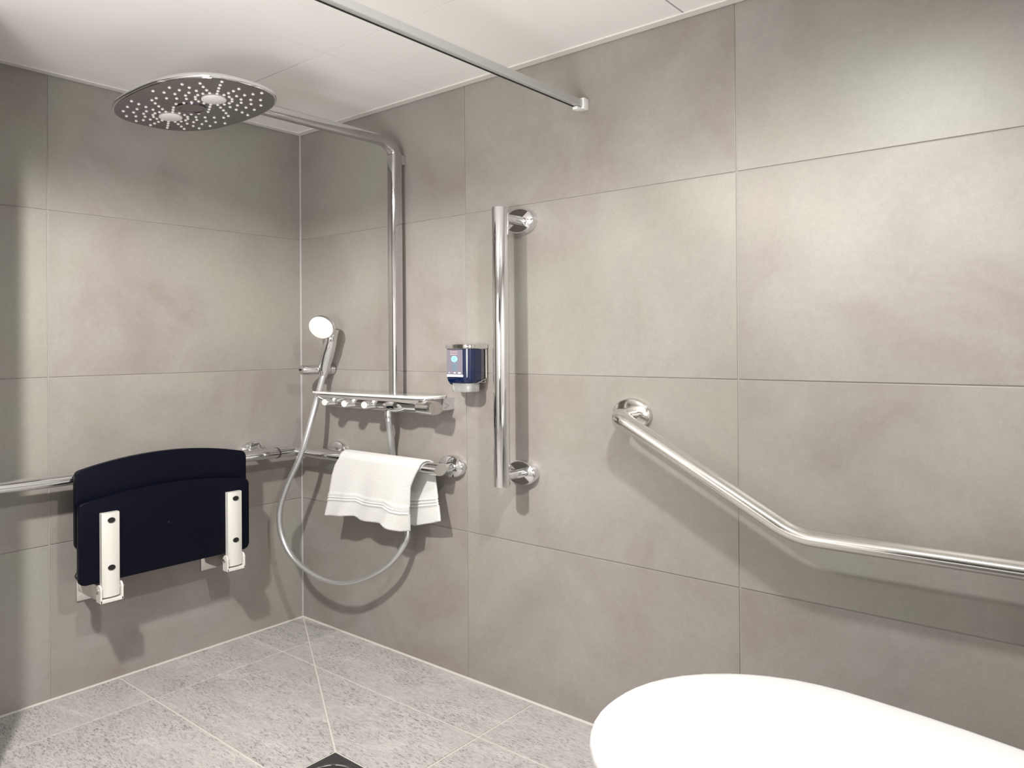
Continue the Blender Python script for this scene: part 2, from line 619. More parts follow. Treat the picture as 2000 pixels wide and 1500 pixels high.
# ceiling panels and edge trim
PX = [0.008, 0.909, 1.974, XR]
PY = [-0.008, -0.533, -1.60, YB]
for i in range(len(PX) - 1):
    for j in range(len(PY) - 1):
        g0 = 0.0028 if i == 1 else 0.0016
        x0 = PX[i] + 0.0012
        x1 = PX[i + 1] - (0.0045 if i == 1 else 0.0012)
        y0, y1 = PY[j] - 0.0018, PY[j + 1] + 0.0018
        bm = box(-(x1 - x0) / 2, (x1 - x0) / 2, -(y0 - y1) / 2, (y0 - y1) / 2, 0, 0.012)
        finish('panel', bm, CEIL, ceiling, loc=((x0 + x1) / 2, (y0 + y1) / 2, H + 0.001))
prop(finish('trim_2', add_prism(bmesh.new(), [(-0.0035, H - 0.004), (-0.036, H - 0.004), (-0.036, H + 0.0005), (-0.0035, H + 0.0005)], 'x', 0.002, XR), TRIMM), kind='structure')
prop(finish('trim_3', add_prism(bmesh.new(), [(0.0035, H - 0.004), (0.036, H - 0.004), (0.036, H + 0.0005), (0.0035, H + 0.0005)], 'y', YB, -0.036), TRIMM), kind='structure')


# ------------------------------------------------------------------ wall flange shared by the rails
def flange(parent, center, normal, rh=0.064, rv=0.045, t=0.017, mat=CHROME):
    n = Vector(normal)
    bm = lathe(center, normal, [(0.0, 1.0), (t * 0.55, 1.0), (t * 0.85, 0.97), (t, 0.9), (t, 0.0)], sides=48,
               squash=(rv, rh))
    f = adopt(finish('wall_flange', bm, mat, smooth=True, angle=50), parent)
    return f


# ------------------------------------------------------------------ vertical grab bar
gb = empty('grab_bar', (1.326, -0.122, 0.773))
prop(gb, 'upright polished chrome grab bar right of the soap dispenser', 'grab bar')
adopt(finish('bar', lathe((1.326, -0.122, 0.773), (0, 0, 1), [(0, 0), (0, 0.0268), (0.003, 0.0282), (0.954, 0.0282), (0.957, 0.0268), (0.957, 0)],
                          sides=40), CHROME, smooth=True), gb)
for z, xf in ((1.695, 1.331), (0.808, 1.331)):
    adopt(finish('support_arm', tube([(1.327, -0.120, z), (xf, -0.012, z)], 0.0165, sides=24), CHROME, smooth=True), gb)
    flange(gb, (xf, 0, z), (0, -1, 0), 0.064, 0.045, 0.030)

# ------------------------------------------------------------------ angled grab bar beside the toilet
ab = empty('angled_grab_bar', (1.775, 0, 1.037))
prop(ab, 'bent polished steel grab bar sloping down to level above the toilet', 'grab bar')
path = rounded([(1.772, -0.006, 1.036), (1.772, -0.100, 1.038), (2.316, -0.100, 0.753), (3.20, -0.100, 0.757), (3.20, -0.006, 0.757)], (0.062, 0.22, 0.062), 12)
adopt(finish('bar', tube(path, 0.0215, sides=28), STEEL, smooth=True, angle=60), ab)
for x, z in ((1.772, 1.037), (3.20, 0.756)):
    flange(ab, (x, 0, z), (0, -1, 0), 0.068, 0.050, 0.020, STEEL)

# ------------------------------------------------------------------ corner rail carrying the seat and the towel
RZ = 0.793
RD = 0.095
rail = empty('corner_rail', (RD, -RD, RZ))
prop(rail, 'level chrome grab rail running round the shower corner behind seat and towel', 'grab rail')
adopt(finish('rail', tube(rounded([(RD, -1.404, RZ + 0.006), (RD, -RD, RZ), (1.004, -RD, RZ + 0.002)], 0.03, 8), 0.0225, sides=28), CHROME, smooth=True, angle=60), rail)
adopt(finish('joint_ring', tube([(RD, -0.204, RZ), (RD, -0.196, RZ)], 0.0236, sides=28), HEADFACE, smooth=True), rail)
adopt(finish('support_arm', tube([(RD, -0.262, RZ), (0.012, -0.262, 0.804)], 0.017, sides=20), CHROME, smooth=True), rail)
flange(rail, (0, -0.262, 0.806), (1, 0, 0), 0.060, 0.036, 0.020)
adopt(finish('support_arm', tube([(0.280, -RD, RZ), (0.280, -0.012, 0.800)], 0.017, sides=20), CHROME, smooth=True), rail)
flange(rail, (0.280, 0, 0.802), (0, -1, 0), 0.060, 0.038, 0.020)
adopt(finish('support_arm', tube([(0.975, -RD, RZ + 0.002), (0.980, -0.012, 0.796)], 0.019, sides=20), CHROME, smooth=True), rail)
flange(rail, (0.982, 0, 0.796), (0, -1, 0), 0.066, 0.043, 0.026)

# ------------------------------------------------------------------ folding shower seat
seat = empty('folding_shower_bench', (0.17, -0.71, 0.36))
prop(seat, 'navy blue folding shower seat tipped up against the corner rail', 'shower seat')


def seat_plate(y0, y1, zb, zc, zt, r):
    """outline in (y, z): straight sides, slightly bowed top"""
    pts = []
    def arc(cy, cz, a0, a1, n=5):
        for k in range(n + 1):
            a = math.radians(a0 + (a1 - a0) * k / n)
            pts.append((cy + r * math.cos(a), cz + r * math.sin(a)))
    arc(y0 + r, zb + r, 180, 270)
    arc(y1 - r, zb + r, 270, 360)
    arc(y1 - r, zc - r, 0, 70)
    n = 18
    for k in range(1, n):
        t = k / n
        y = y1 - r - t * (y1 - y0 - 2 * r)
        s = (2 * t - 1)
        pts.append((y, zc + (zt - zc) * (1 - s * s)))
    arc(y0 + r, zc - r, 110, 180)
    return pts


bm = add_prism(bmesh.new(), seat_plate(-1.034, -0.379, 0.549, 0.830, 0.866, 0.022), 'x', 0.130, 0.150, 0.004, 3)
adopt(finish('backrest', bm, NAVY, smooth=True), seat)
bm = add_prism(bmesh.new(), seat_plate(-1.035, -0.386, 0.431, 0.719, 0.748, 0.020), 'x', 0.162, 0.182, 0.004, 3)
sp = adopt(finish('seat_panel', bm, NAVY, smooth=True), seat)
adopt(finish('plug', lathe((0.182, -0.71, 0.595), (1, 0, 0), [(0, 0.016), (0.003, 0.013), (0.004, 0)], sides=16, squash=(0.7, 1)), NAVY, smooth=True), seat)
for yc in (-0.938, -0.460):
    # white support arm, a shallow D-section strip
    prof = [(0.182, yc - 0.030), (0.201, yc - 0.030)]
    for k in range(1, 8):
        t = k / 8
        prof.append((0.201 + 0.007 * math.sin(math.pi * t), yc - 0.030 + 0.060 * t))
    prof += [(0.201, yc + 0.030), (0.182, yc + 0.030)]
    arm = adopt(finish('support_strip', add_prism(bmesh.new(), prof, 'z', 0.380, 0.676, 0.0015, 1), WHITE_M, smooth=True, angle=35), seat)
    for zz in (0.650, 0.483):
        adopt(finish('screw_hole', lathe((0.2068, yc, zz), (1, 0, 0), [(0, 1.0), (0.0032, 1.0), (0.0026, 0.75), (0.0022, 0)], sides=20, squash=(0.0095, 0.0125)), SLOT), arm)
    # hinge fork and the block behind it
    fk = bmesh.new()
    for s in (-1, 1):
        prof = []
        for k in range(9):
            a = math.pi * k / 8
            prof.append((0.193 + 0.018 * math.cos(a), 0.408 + 0.018 * math.sin(a)))
        prof = [(0.211, 0.364)] + prof + [(0.175, 0.364)]
        add_prism(fk, prof, 'y', yc + s * 0.036 - 0.0035, yc + s * 0.036 + 0.0035, 0.0015, 1)
    add_box(fk, 0.175, 0.211, yc - 0.039, yc + 0.039, 0.362, 0.374, 0.0015, 1)
    fork = adopt(finish('hinge_fork', fk, WHITE_M, smooth=True, angle=35), seat)
    adopt(finish('hinge_pin', tube([(0.193, yc - 0.046, 0.408), (0.193, yc + 0.046, 0.408)], 0.005, sides=14), CHROME, smooth=True), fork)
    bk = box(0.006, 0.176, yc - 0.036, yc + 0.036, 0.366, 0.42, 0.004, 2)
    blk = adopt(finish('wall_bracket', bk, STEEL, smooth=True), seat)
    adopt(finish('bracket_plate', box(0.0, 0.007, yc - 0.040, yc + 0.040, 0.330, 0.45, 0.002, 2), STEEL, smooth=True), blk)
for yc in (-0.93, -0.45):
    # hooks of the backrest over the rail
    hk = [(RD + 0.044, yc, 0.74)]
    for k in range(9):
        a = math.radians(0 + 180 * k / 8)
        hk.append((RD + 0.044 * math.cos(a), yc, RZ + 0.004 + 0.0275 * math.sin(a)))
    adopt(finish('rail_hook', tube(hk, 0.006, sides=10), NAVY, smooth=True), seat)

# thin cable loop of the hinge cover, left of the seat
wire = tube(catmull([(0.010, -0.962, 0.445), (0.010, -0.978, 0.436), (0.010, -0.983, 0.424), (0.010, -0.975, 0.412), (0.010, -0.955, 0.405)], 6), 0.0016, sides=6)
adopt(finish('retaining_loop', wire, SLOT, smooth=True), seat)

# ------------------------------------------------------------------ shower column: mixer, riser, arm, head
sh = empty('shower_column', (0.70, -0.05, 1.0))
prop(sh, 'chrome shower column with shelf mixer, riser and wide overhead spray', 'shower')
RX, RY = 0.7095, -0.049
HW, HD = 0.0215, 0.0265
sec = []
for (cx, cy, a0) in ((HW - 0.011, HD - 0.014, 0), (-HW + 0.011, HD - 0.014, 90), (-HW + 0.011, -HD + 0.014, 180), (HW - 0.011, -HD + 0.014, 270)):
    for k in range(5):
        a = math.radians(a0 + 90 * k / 4)
        sec.append((cx + 0.011 * math.cos(a), cy + 0.014 * math.sin(a)))


def sweep_planar(path, section):
    """sweep in the plane x = const: section (u along x, w across the path)"""
    bm = bmesh.new()
    rings = []
    n = len(path)
    for i, p in enumerate(path):
        t = (Vector(path[min(i + 1, n - 1)]) - Vector(path[max(i - 1, 0)])).normalized()
        w = Vector((0, t.z, -t.y))
        f = 1.0 - 0.30 * abs(t.y)        # level run is flatter than the upright one is deep
        rings.append([bm.verts.new(Vector(p) + Vector((u, 0, 0)) + w * v * f) for u, v in section])
    m = len(section)
    for i in range(n - 1):
        for k in range(m):
            bm.faces.new((rings[i][k], rings[i][(k + 1) % m], rings[i + 1][(k + 1) % m], rings[i + 1][k]))
    bm.faces.new(list(reversed(rings[0])))
    bm.faces.new(rings[-1])
    return bm


AZ = 2.072
ris = [(RX, RY, 1.055), (RX, RY, 1.5), (RX, RY, 1.95)]
for k in range(11):
    a = math.radians(90 * k / 10)
    ris.append((RX, RY - 0.085 * (1 - math.cos(a)), AZ - 0.055 + 0.055 * math.sin(a)))
ris += [(RX, -0.45, AZ), (RX, -0.86, AZ)]
adopt(finish('riser_pipe', sweep_planar(ris, sec), CHROME_D, smooth=True, angle=50), sh)
adopt(finish('wall_bracket', box(RX - 0.012, RX + 0.014, -0.03, 0.0, 1.99, 2.03, 0.004, 2), CHROME_S, smooth=True), sh)

# overhead spray
HX, HY, HZ = 0.672, -0.872, 2.031
hd = empty('overhead_spray', (0, 0, 0))
adopt(hd, sh)
bm = bmesh.new()
rings = []
for z, s in ((0.030, 0.55), (0.026, 0.80), (0.020, 0.94), (0.010, 0.995), (0.003, 1.0), (0.0, 0.992)):
    rings.append([bm.verts.new((x, y, HZ + z)) for x, y in superellipse(0.326 * s, 0.191 * s, 2.55, 96, HX, HY)])
for i in range(len(rings) - 1):
    for k in range(96):
        bm.faces.new((rings[i][k], rings[i][(k + 1) % 96], rings[i + 1][(k + 1) % 96], rings[i + 1][k]))
bm.faces.new(rings[0]); bm.faces.new(list(reversed(rings[-1])))
bpy.data.objects.remove(hd, do_unlink=True)
shell = adopt(finish('overhead_spray', bm, CHROME, smooth=True, angle=50), sh)
bm = bmesh.new()
o1 = [bm.verts.new((x, y, HZ - 0.0015)) for x, y in superellipse(0.318, 0.185, 2.55, 96, HX, HY)]
o2 = [bm.verts.new((x, y, HZ + 0.0005)) for x, y in superellipse(0.318, 0.185, 2.55, 96, HX, HY)]
for k in range(96):
    bm.faces.new((o1[k], o1[(k + 1) % 96], o2[(k + 1) % 96], o2[k]))
bm.faces.new(o1)
face = finish('spray_face', bm, HEADFACE, shell)
face.matrix_parent_inverse = shell.matrix_world.inverted() if False else Matrix.Identity(4)
# nozzles: three rings round each of the two white jets, a fan of rows outside them, parts of the face
noz = bmesh.new()
add_lathe(noz, (0, 0, 0), (0, 0, -1), [(0, 0.0054), (0.0018, 0.0050), (0.0034, 0.0030), (0.0036, 0)], sides=10, squash=(0.9, 1.0), upref=(0, 1, 0))
bmesh.ops.recalc_face_normals(noz, faces=noz.faces)
nme = bpy.data.meshes.new('nozzle')
noz.to_mesh(nme); noz.free()
nme.materials.append(NOZZLE)
for p in nme.polygons: p.use_smooth = True
spots = []
J1, J2 = (HX + 0.128, HY + 0.0), (HX - 0.150, HY + 0.0)
for me_, (jx, jy), (ox, oy) in ((0, J1, J2), (1, J2, J1)):
    for ring, (rx, ry, n) in enumerate(((0.060, 0.052, 16), (0.086, 0.080, 16), (0.114, 0.110, 16), (0.144, 0.140, 16), (0.176, 0.170, 16), (0.21, 0.20, 16))):
        for k in range(n):
            a = 2 * math.pi * k / n
            px_, py_ = jx + rx * math.cos(a), jy + ry * math.sin(a)
            if (px_ - jx) ** 2 + (py_ - jy) ** 2 < (px_ - ox) ** 2 + (py_ - oy) ** 2 - 0.002:
                spots.append((px_, py_))
keep = []
for (x, y) in spots:
    if (abs((x - HX) / 0.302) ** 2.55 + abs((y - HY) / 0.170) ** 2.55) > 1: continue
    if any(((x - j[0]) / 0.052) ** 2 + ((y - j[1]) / 0.042) ** 2 < 1 for j in (J1, J2)): continue
    if ((x - HX + 0.012) / 0.060) ** 2 + ((y - HY) / 0.046) ** 2 < 1: continue
    if any((x - a) ** 2 + (y - b) ** 2 < 0.018 ** 2 for a, b in keep): continue
    keep.append((x, y))
for (x, y) in keep:
    n = put('nozzle', nme, shell, (0, 0, 0))
    n.location = (x, y, HZ - 0.0015)
for (jx, jy) in (J1, J2):
    j = finish('spray_jet', lathe((jx, jy, HZ - 0.0012), (0, 0, -1), [(0, 0.043), (0.004, 0.043), (0.0055, 0.040), (0.0055, 0)], sides=32, squash=(0.80, 1.0), upref=(0, 1, 0)), NOZZLE, shell, smooth=True)
bm = lathe((HX - 0.012, HY, HZ - 0.0012), (0, 0, -1), [(0, 0.056), (0.003, 0.056), (0.004, 0.053), (0.004, 0.046), (0.002, 0.044), (0.002, 0)], sides=36, squash=(0.78, 1.0), upref=(0, 1, 0))
boss = finish('centre_boss', bm, HEADFACE, shell, smooth=True)
finish('ball_joint', lathe((HX, HY, HZ + 0.028), (0, 0, 1), [(0, 0.045), (0.008, 0.045), (0.014, 0.032), (0.03, 0.03), (0.04, 0.0)], sides=28), CHROME, shell, smooth=True)
for c in shell.children:
    c.matrix_parent_inverse = Matrix.Identity(4)

# mixer body
MX0, MX1 = 0.290, 0.985
prof = []        # (y, z) outline: deep shelf body, tapering to the front underside
prof = [(0.0, 1.058), (-0.128, 1.058), (-0.137, 1.052), (-0.139, 1.042), (-0.128, 1.020), (-0.108, 1.004), (-0.080, 0.996), (-0.03, 0.994), (0.0, 0.998)]
bm = bmesh.new()
secs = []
NX = 30
for i in range(NX + 1):
    t = i / NX
    x = MX0 + (MX1 - MX0) * t
    # the left end is drawn in, the right end is rounded over
    e0 = min(1.0, (x - MX0 + 0.004) / 0.11)
    e1 = min(1.0, (MX1 - x + 0.0015) / 0.045)
    f = (1 - (1 - e0) ** 2) ** 0.5 if e0 < 1 else 1.0
    g = (1 - (1 - e1) ** 2) ** 0.5 if e1 < 1 else 1.0
    ring = []
    for (y, z) in prof:
        zz = 1.058 - (1.058 - z) * (0.25 + 0.75 * f) * (0.62 + 0.38 * g)
        yy = y * (0.90 + 0.10 * f) * (0.80 + 0.20 * g)
        ring.append(bm.verts.new((x, yy, zz)))
    secs.append(ring)
m = len(prof)
for i in range(NX):
    for k in range(m - 1):
        bm.faces.new((secs[i][k], secs[i][k + 1], secs[i + 1][k + 1], secs[i + 1][k]))
    bm.faces.new((secs[i][m - 1], secs[i][0], secs[i + 1][0], secs[i + 1][m - 1]))
bm.faces.new(list(reversed(secs[0]))); bm.faces.new(secs[-1])
mixer = adopt(finish('mixer_body', bm, CHROME, smooth=True, angle=35), sh)
# white glass shelf
sh_pts = [(0.300, -0.002)]
sh_pts = [(0.330, -0.004), (0.945, -0.004), (0.952, -0.05), (0.956, -0.10), (0.950, -0.136), (0.935, -0.146), (0.60, -0.152), (0.32, -0.148), (0.282, -0.142), (0.276, -0.132), (0.285, -0.07)]
adopt(finish('glass_shelf', add_prism(bmesh.new(), sh_pts, 'z', 1.0585, 1.0665, 0.002, 2), GLASS_W, smooth=True, angle=35), sh)
for x in (0.392, 0.522, 0.648):
    kb = adopt(finish('push_knob', lathe((x, -0.110, 1.0245), (0, -1, 0), [(0, 0.0235), (0.014, 0.0235), (0.016, 0.0220), (0.048, 0.0215), (0.052, 0.0195), (0.052, 0)], sides=32, squash=(0.80, 1.12)), CHROME_S, smooth=True), sh)
    bm = lathe((x, -0.1622, 1.0245), (0, -1, 0), [(0, 0.0165), (0.0008, 0.0160), (0.0008, 0)], sides=28, squash=(0.80, 1.12))
    finish('knob_cap', bm, GLASS_W, sh, smooth=True).matrix_parent_inverse = Matrix.Translation(-Vector(sh.location))
tk = adopt(finish('temperature_knob', lathe((0.925, -0.112, 1.0265), (0.99, -0.14, 0), [(0, 0.033), (0.050, 0.033), (0.078, 0.032), (0.086, 0.0295), (0.088, 0)], sides=40, squash=(0.82, 1.05)), CHROME_S, smooth=True), sh)
# inspection dome and hose outlet
adopt(finish('valve_dome', lathe((0.775, -0.098, 1.028), (0, -1, 0), [(0, 0.060), (0.020, 0.058), (0.034, 0.045), (0.042, 0.022), (0.043, 0)], sides=36, squash=(0.50, 1.2)), CHROME, smooth=True), sh)
arrow = bmesh.new()
add_tube(arrow, [(0.9835, -0.052, 1.040), (0.9840, -0.030, 1.030), (0.9835, -0.052, 1.020)], 0.0014, sides=6)
adopt(finish('arrow_mark', arrow, HEADFACE), sh)
adopt(finish('hose_outlet', lathe((0.690, -0.072, 0.970), (0, 0, 1), [(0, 0.0), (0, 0.017), (0.016, 0.0185), (0.022, 0.017), (0.03, 0.017)], sides=24), CHROME_S, smooth=True), sh)

# ------------------------------------------------------------------ hose
hp = catmull([(0.690, -0.072, 0.972), (0.690, -0.070, 0.945), (0.672, -0.045, 0.890), (0.655, -0.022, 0.815), (0.672, -0.018, 0.72), (0.722, -0.026, 0.61), (0.772, -0.050, 0.526),
              (0.772, -0.07, 0.472), (0.718, -0.10, 0.394), (0.613, -0.13, 0.327), (0.491, -0.155, 0.289), (0.36, -0.18, 0.297), (0.226, -0.20, 0.351),
              (0.152, -0.21, 0.437), (0.141, -0.215, 0.543), (0.188, -0.21, 0.658), (0.261, -0.19, 0.794), (0.283, -0.15, 0.944), (0.254, -0.075, 1.105), (0.250, -0.060, 1.136)], 8)
hose = finish('shower_hose', tube(hp, 0.0092, sides=14), HOSE, smooth=True, angle=60)
prop(hose, 'satin grey flexible hose hanging in a long loop below the mixer', 'hose')
hose_o = hose
for end, d in (((0.690, -0.072, 0.955), (0, 0, 1)), ((0.250, -0.060, 1.118), (-0.05, 0.10, 0.40))):
    finish('hose_nut', lathe(end, d, [(0, 0.010), (0.004, 0.0125), (0.018, 0.0135), (0.022, 0.0125)], sides=16), CHROME_S, hose, smooth=True)

# ------------------------------------------------------------------ hand shower and its holder
ho = empty('hand_shower_holder', (0.232, 0, 1.156))
prop(ho, 'chrome wall holder gripping the hand shower near the corner', 'shower holder')
adopt(finish('holder_body', lathe((0.232, 0, 1.156), (-0.16, -1, 0), [(0, 0.024), (0.02, 0.024), (0.022, 0.0215), (0.142, 0.0215), (0.150, 0.0185), (0.153, 0.011), (0.153, 0)], sides=32, squash=(1, 1.3)), CHROME_S, smooth=True), ho)
adopt(finish('holder_ring', lathe((0.226, -0.040, 1.156), (-0.16, -1, 0), [(0, 0.0265), (0.006, 0.0265), (0.006, 0.020)], sides=32, squash=(1, 1.3)), CHROME, smooth=True), ho)
adopt(finish('holder_cone', lathe((0.247, -0.062, 1.134), (0.10, -0.06, 0.99), [(0, 0.016), (0.0, 0.021), (0.042, 0.024), (0.046, 0.0225), (0.046, 0.017)], sides=28), CHROME, smooth=True), ho)
adopt(finish('pivot_mark', lathe((0.2075, -0.1532, 1.157), (-0.16, -1, 0), [(0, 0.006), (0.001, 0.006), (0.001, 0)], sides=12, squash=(0.7, 1.4)), SLOT), ho)

hs = empty('hand_shower', (0.256, -0.062, 1.14))
prop(hs, 'chrome hand shower with a round white spray face in the corner', 'hand shower')
hpath = catmull([(0.250, -0.060, 1.138), (0.262, -0.063, 1.178), (0.292, -0.071, 1.228), (0.322, -0.078, 1.272), (0.332, -0.078, 1.305), (0.333, -0.080, 1.328)], 6)
nn = len(hpath)
rad = []
for i in range(nn):
    t = i / (nn - 1)
    rad.append(0.0125 + 0.0085 * math.sin(math.pi * min(1, t * 1.3)) + (0.010 * max(0, t - 0.6) / 0.4))
adopt(finish('handle', tube(hpath, 0.015, sides=22, radii=rad), CHROME, smooth=True, angle=60), hs)
hn = Vector((0.22, -0.90, -0.32)).normalized()
hc = Vector((0.324, -0.128, 1.338))
hd_ = adopt(finish('spray_head', lathe(hc - hn * 0.052, hn, [(0, 0.0), (0.002, 0.018), (0.012, 0.036), (0.026, 0.050), (0.040, 0.0555), (0.050, 0.0555), (0.053, 0.0535)], sides=44, squash=(0.93, 1.20)), CHROME, smooth=True, angle=60), hs)
sf = adopt(finish('spray_face', lathe(hc - hn * 0.0015, hn, [(0, 0.0535), (0.003, 0.0525), (0.0035, 0.0505), (0.0035, 0)], sides=44, squash=(0.93, 1.20)), NOZZLE, smooth=True), hs)
pin = finish('shower_button', box(-0.006, 0.006, -0.004, 0.004, -0.012, 0.012, 0.003, 2), CHROME_S, smooth=True)
pin.location = (0.276, -0.083, 1.205)
pin.parent = hs
pin.matrix_parent_inverse = Matrix.Translation(-Vector(hs.location))

# ------------------------------------------------------------------ soap dispenser
sd = empty('soap_dispenser', (1.10, 0, 1.09))
prop(sd, 'dark blue soap dispenser in a chrome bracket beside the upright bar', 'soap dispenser')


def rrect(x0, x1, y0, y1, r0, r1, n=7):
    """plan outline: y0 is the wall side, front corners rounded with r1"""
    pts = []
    for (cx, cy, r, a0) in ((x1 - r0, y0 - r0, r0, 0), (x0 + r0, y0 - r0, r0, 90), (x0 + r1, y1 + r1, r1, 180), (x1 - 0.034, y1 + 0.034, 0.034, 270)):
        for k in range(n):
            a = math.radians(a0 + 90 * k / (n - 1))
            pts.append((cx + r * math.cos(a) if r != 0.034 else cx + 0.034 * math.cos(a), cy + r * math.sin(a)))
    return pts


body = rrect(1.040, 1.158, -0.030, -0.101, 0.006, 0.012)
bm = bmesh.new()
rings = []
for z, s in ((1.112, 0.70), (1.118, 0.86), (1.127, 0.95), (1.136, 0.99), (1.142, 1.0), (1.246, 1.0)):
    cx, cy = 1.099, -0.066
    rings.append([bm.verts.new((cx + (x - cx) * s, cy + (y - cy) * s, z)) for x, y in body])
m = len(body)
for i in range(len(rings) - 1):
    for k in range(m):
        bm.faces.new((rings[i][k], rings[i][(k + 1) % m], rings[i + 1][(k + 1) % m], rings[i + 1][k]))
bm.faces.new(list(reversed(rings[0]))); bm.faces.new(rings[-1])
bottle = adopt(finish('bottle', bm, BLUE, smooth=True, angle=50), sd)
cap = rrect(1.036, 1.162, -0.002, -0.106, 0.004, 0.014)
adopt(finish('bracket_top', add_prism(bmesh.new(), cap, 'z', 1.2465, 1.262, 0.0015, 2), CHROME, smooth=True, angle=50), sd)
adopt(finish('bracket_back', box(1.050, 1.150, -0.006, 0.0, 1.120, 1.262, 0.002, 1), CHROME_S, smooth=True), sd)
fr = bmesh.new()
add_tube(fr, rounded([(1.159, -0.050, 1.246), (1.159, -0.010, 1.246), (1.159, -0.010, 1.136), (1.159, -0.055, 1.122)], 0.006, 4), 0.0018, sides=8)
adopt(finish('side_frame', fr, CHROME, smooth=True), sd)
adopt(finish('side_panel', box(1.148, 1.154, -0.030, -0.006, 1.128, 1.246, 0.001, 1), HEADFACE), sd)
bm = bmesh.new()
ring = superellipse(0.050, 0.036, 3.2, 40, 1.108, -0.066)
add_prism(bm, ring, 'z', 1.089, 1.120, 0.003, 2)
adopt(finish('pump_foot', bm, CLEAR, smooth=True, angle=50), sd)
YF = -0.1013
lab = adopt(finish('label', box(1.047, 1.126, YF - 0.0010, YF + 0.001, 1.148, 1.243), LABELM), sd)


def lab_part(name, bm, mat):
    o = finish(name, bm, mat, lab)
    o.matrix_parent_inverse = Matrix.Translation(-Vector(sd.location)) @ Matrix.Translation(Vector(sd.location))
    return o


lab_part('label_strip', box(1.048, 1.128, YF - 0.0016, YF, 1.1435, 1.1515), PAPER)
bm = bmesh.new()
for k in range(9):        # two heading lines and the small paragraph, too small to read
    add_box(bm, 1.067 + 0.004 * k, 1.0698 + 0.004 * k, YF - 0.0016, YF, 1.2325 + 0.0008 * (k % 2), 1.2362 - 0.0008 * (k % 3))
    add_box(bm, 1.066 + 0.004 * k, 1.0692 + 0.004 * k, YF - 0.0016, YF, 1.2243 + 0.0006 * (k % 3), 1.2275 - 0.0005 * (k % 2))
lab_part('label_heading', bm, PINK)['kind'] = 'stuff'
lab_part('label_emblem', lathe((1.0855, YF, 1.2085), (0, -1, 0), [(0, 0.0115), (0.0016, 0.0115), (0.0016, 0)], sides=28, squash=(1.0, 1.38)), CYAN)
bm = bmesh.new()
add_box(bm, 1.0848, 1.0862, YF - 0.0022, YF - 0.0014, 1.200, 1.214)
add_tube(bm, [(1.0790, YF - 0.0018, 1.210), (1.0855, YF - 0.0018, 1.205), (1.0920, YF - 0.0018, 1.211)], 0.0006, sides=5)
lab_part('emblem_mark', bm, TEALM)
bm = bmesh.new()
for r in range(6):
    for k in range(6):
        add_box(bm, 1.074 + 0.0042 * k, 1.0772 + 0.0042 * k, YF - 0.0016, YF, 1.1905 - 0.0048 * r, 1.1935 - 0.0048 * r)
lab_part('label_paragraph', bm, TEALM)['kind'] = 'stuff'
bm = bmesh.new()
for x, w in ((1.058, 0.003), (1.083, 0.009), (1.104, 0.013)):
    add_box(bm, x, x + w, YF - 0.0016, YF, 1.1560, 1.1600)
lab_part('label_footer', bm, PAPER)['kind'] = 'stuff'

# ------------------------------------------------------------------ hand towel over the rail
def interp(tab, t):
    for i in range(len(tab) - 1):
        if t <= tab[i + 1][0]:
            a, b = tab[i], tab[i + 1]
            f = (t - a[0]) / (b[0] - a[0]) if b[0] > a[0] else 0
            return a[1] + (b[1] - a[1]) * f
    return tab[-1][1]


NU, NV = 56, 100
ZT = RZ + 0.029
left_f = [(0, 0.452), (0.12, 0.428), (0.30, 0.412), (0.55, 0.402), (0.75, 0.393), (1.0, 0.374)]
right_f = [(0, 0.925), (0.12, 0.905), (0.30, 0.880), (0.55, 0.870), (0.75, 0.863), (1.0, 0.852)]
bot_f = [(0, 0.549), (0.30, 0.566), (0.36, 0.568), (0.44, 0.556), (0.74, 0.566), (0.84, 0.552), (0.93, 0.545), (1.0, 0.548)]
left_b = [(0, 0.452), (1.0, 0.44)]
right_b = [(0, 0.935), (0.2, 0.943), (0.5, 0.960), (1.0, 0.995)]
bot_b = [(0, 0.60), (0.4, 0.560), (0.7, 0.556), (0.9, 0.585), (1.0, 0.602)]
bm = bmesh.new()
grid = []
nf, na, nb = 46, 12, 40
for j in range(nf + na + nb + 1):
    row = []
    for i in range(NU + 1):
        u = i / NU
        if j < nf:                      # front fall, from the hem up
            v = 1 - j / nf
            x = interp(left_f, v) * (1 - u) + interp(right_f, v) * u
            zb = interp(bot_f, u)
            z = (RZ + 0.003) + (zb - (RZ + 0.003)) * v
            fold = 0.010 * math.sin(u * 9.0 + 0.6) * v + 0.006 * math.sin(u * 21 + 1.0 + v * 2) * v
            edge = 0.030 * max(0, (u - 0.80) / 0.20) ** 1.5 * v * v
            y = -RD - 0.038 - 0.012 * v - fold + edge
            w = (v - 0.60) / 0.14       # woven border: three raised bands
            if 0 < w < 1:
                y -= 0.0055 * math.sin(w * math.pi * 3) ** 2
        elif j <= nf + na:              # over the rail
            a = math.pi * (j - nf) / na
            t = (j - nf) / na
            x0 = interp(left_f, 0) * (1 - t) + interp(left_b, 0) * t
            x1 = interp(right_f, 0) * (1 - t) + interp(right_b, 0) * t
            x = x0 * (1 - u) + x1 * u
            y = -RD - 0.038 * math.cos(a)
            z = RZ + 0.003 + 0.0265 * math.sin(a)
        else:                           # back fall
            v = (j - nf - na) / nb
            x = interp(left_b, v) * (1 - u) + interp(right_b, v) * u
            zb = interp(bot_b, u)
            z = (RZ + 0.003) + (zb - (RZ + 0.003)) * v
            y = -RD + 0.034 - 0.006 * v * math.sin(u * 8) - 0.022 * max(0, (u - 0.55) / 0.45) * v * v
            w = (v - 0.58) / 0.14
            if 0 < w < 1:
                y -= 0.0055 * math.sin(w * math.pi * 3) ** 2
        row.append(bm.verts.new((x, y, z)))
    grid.append(row)
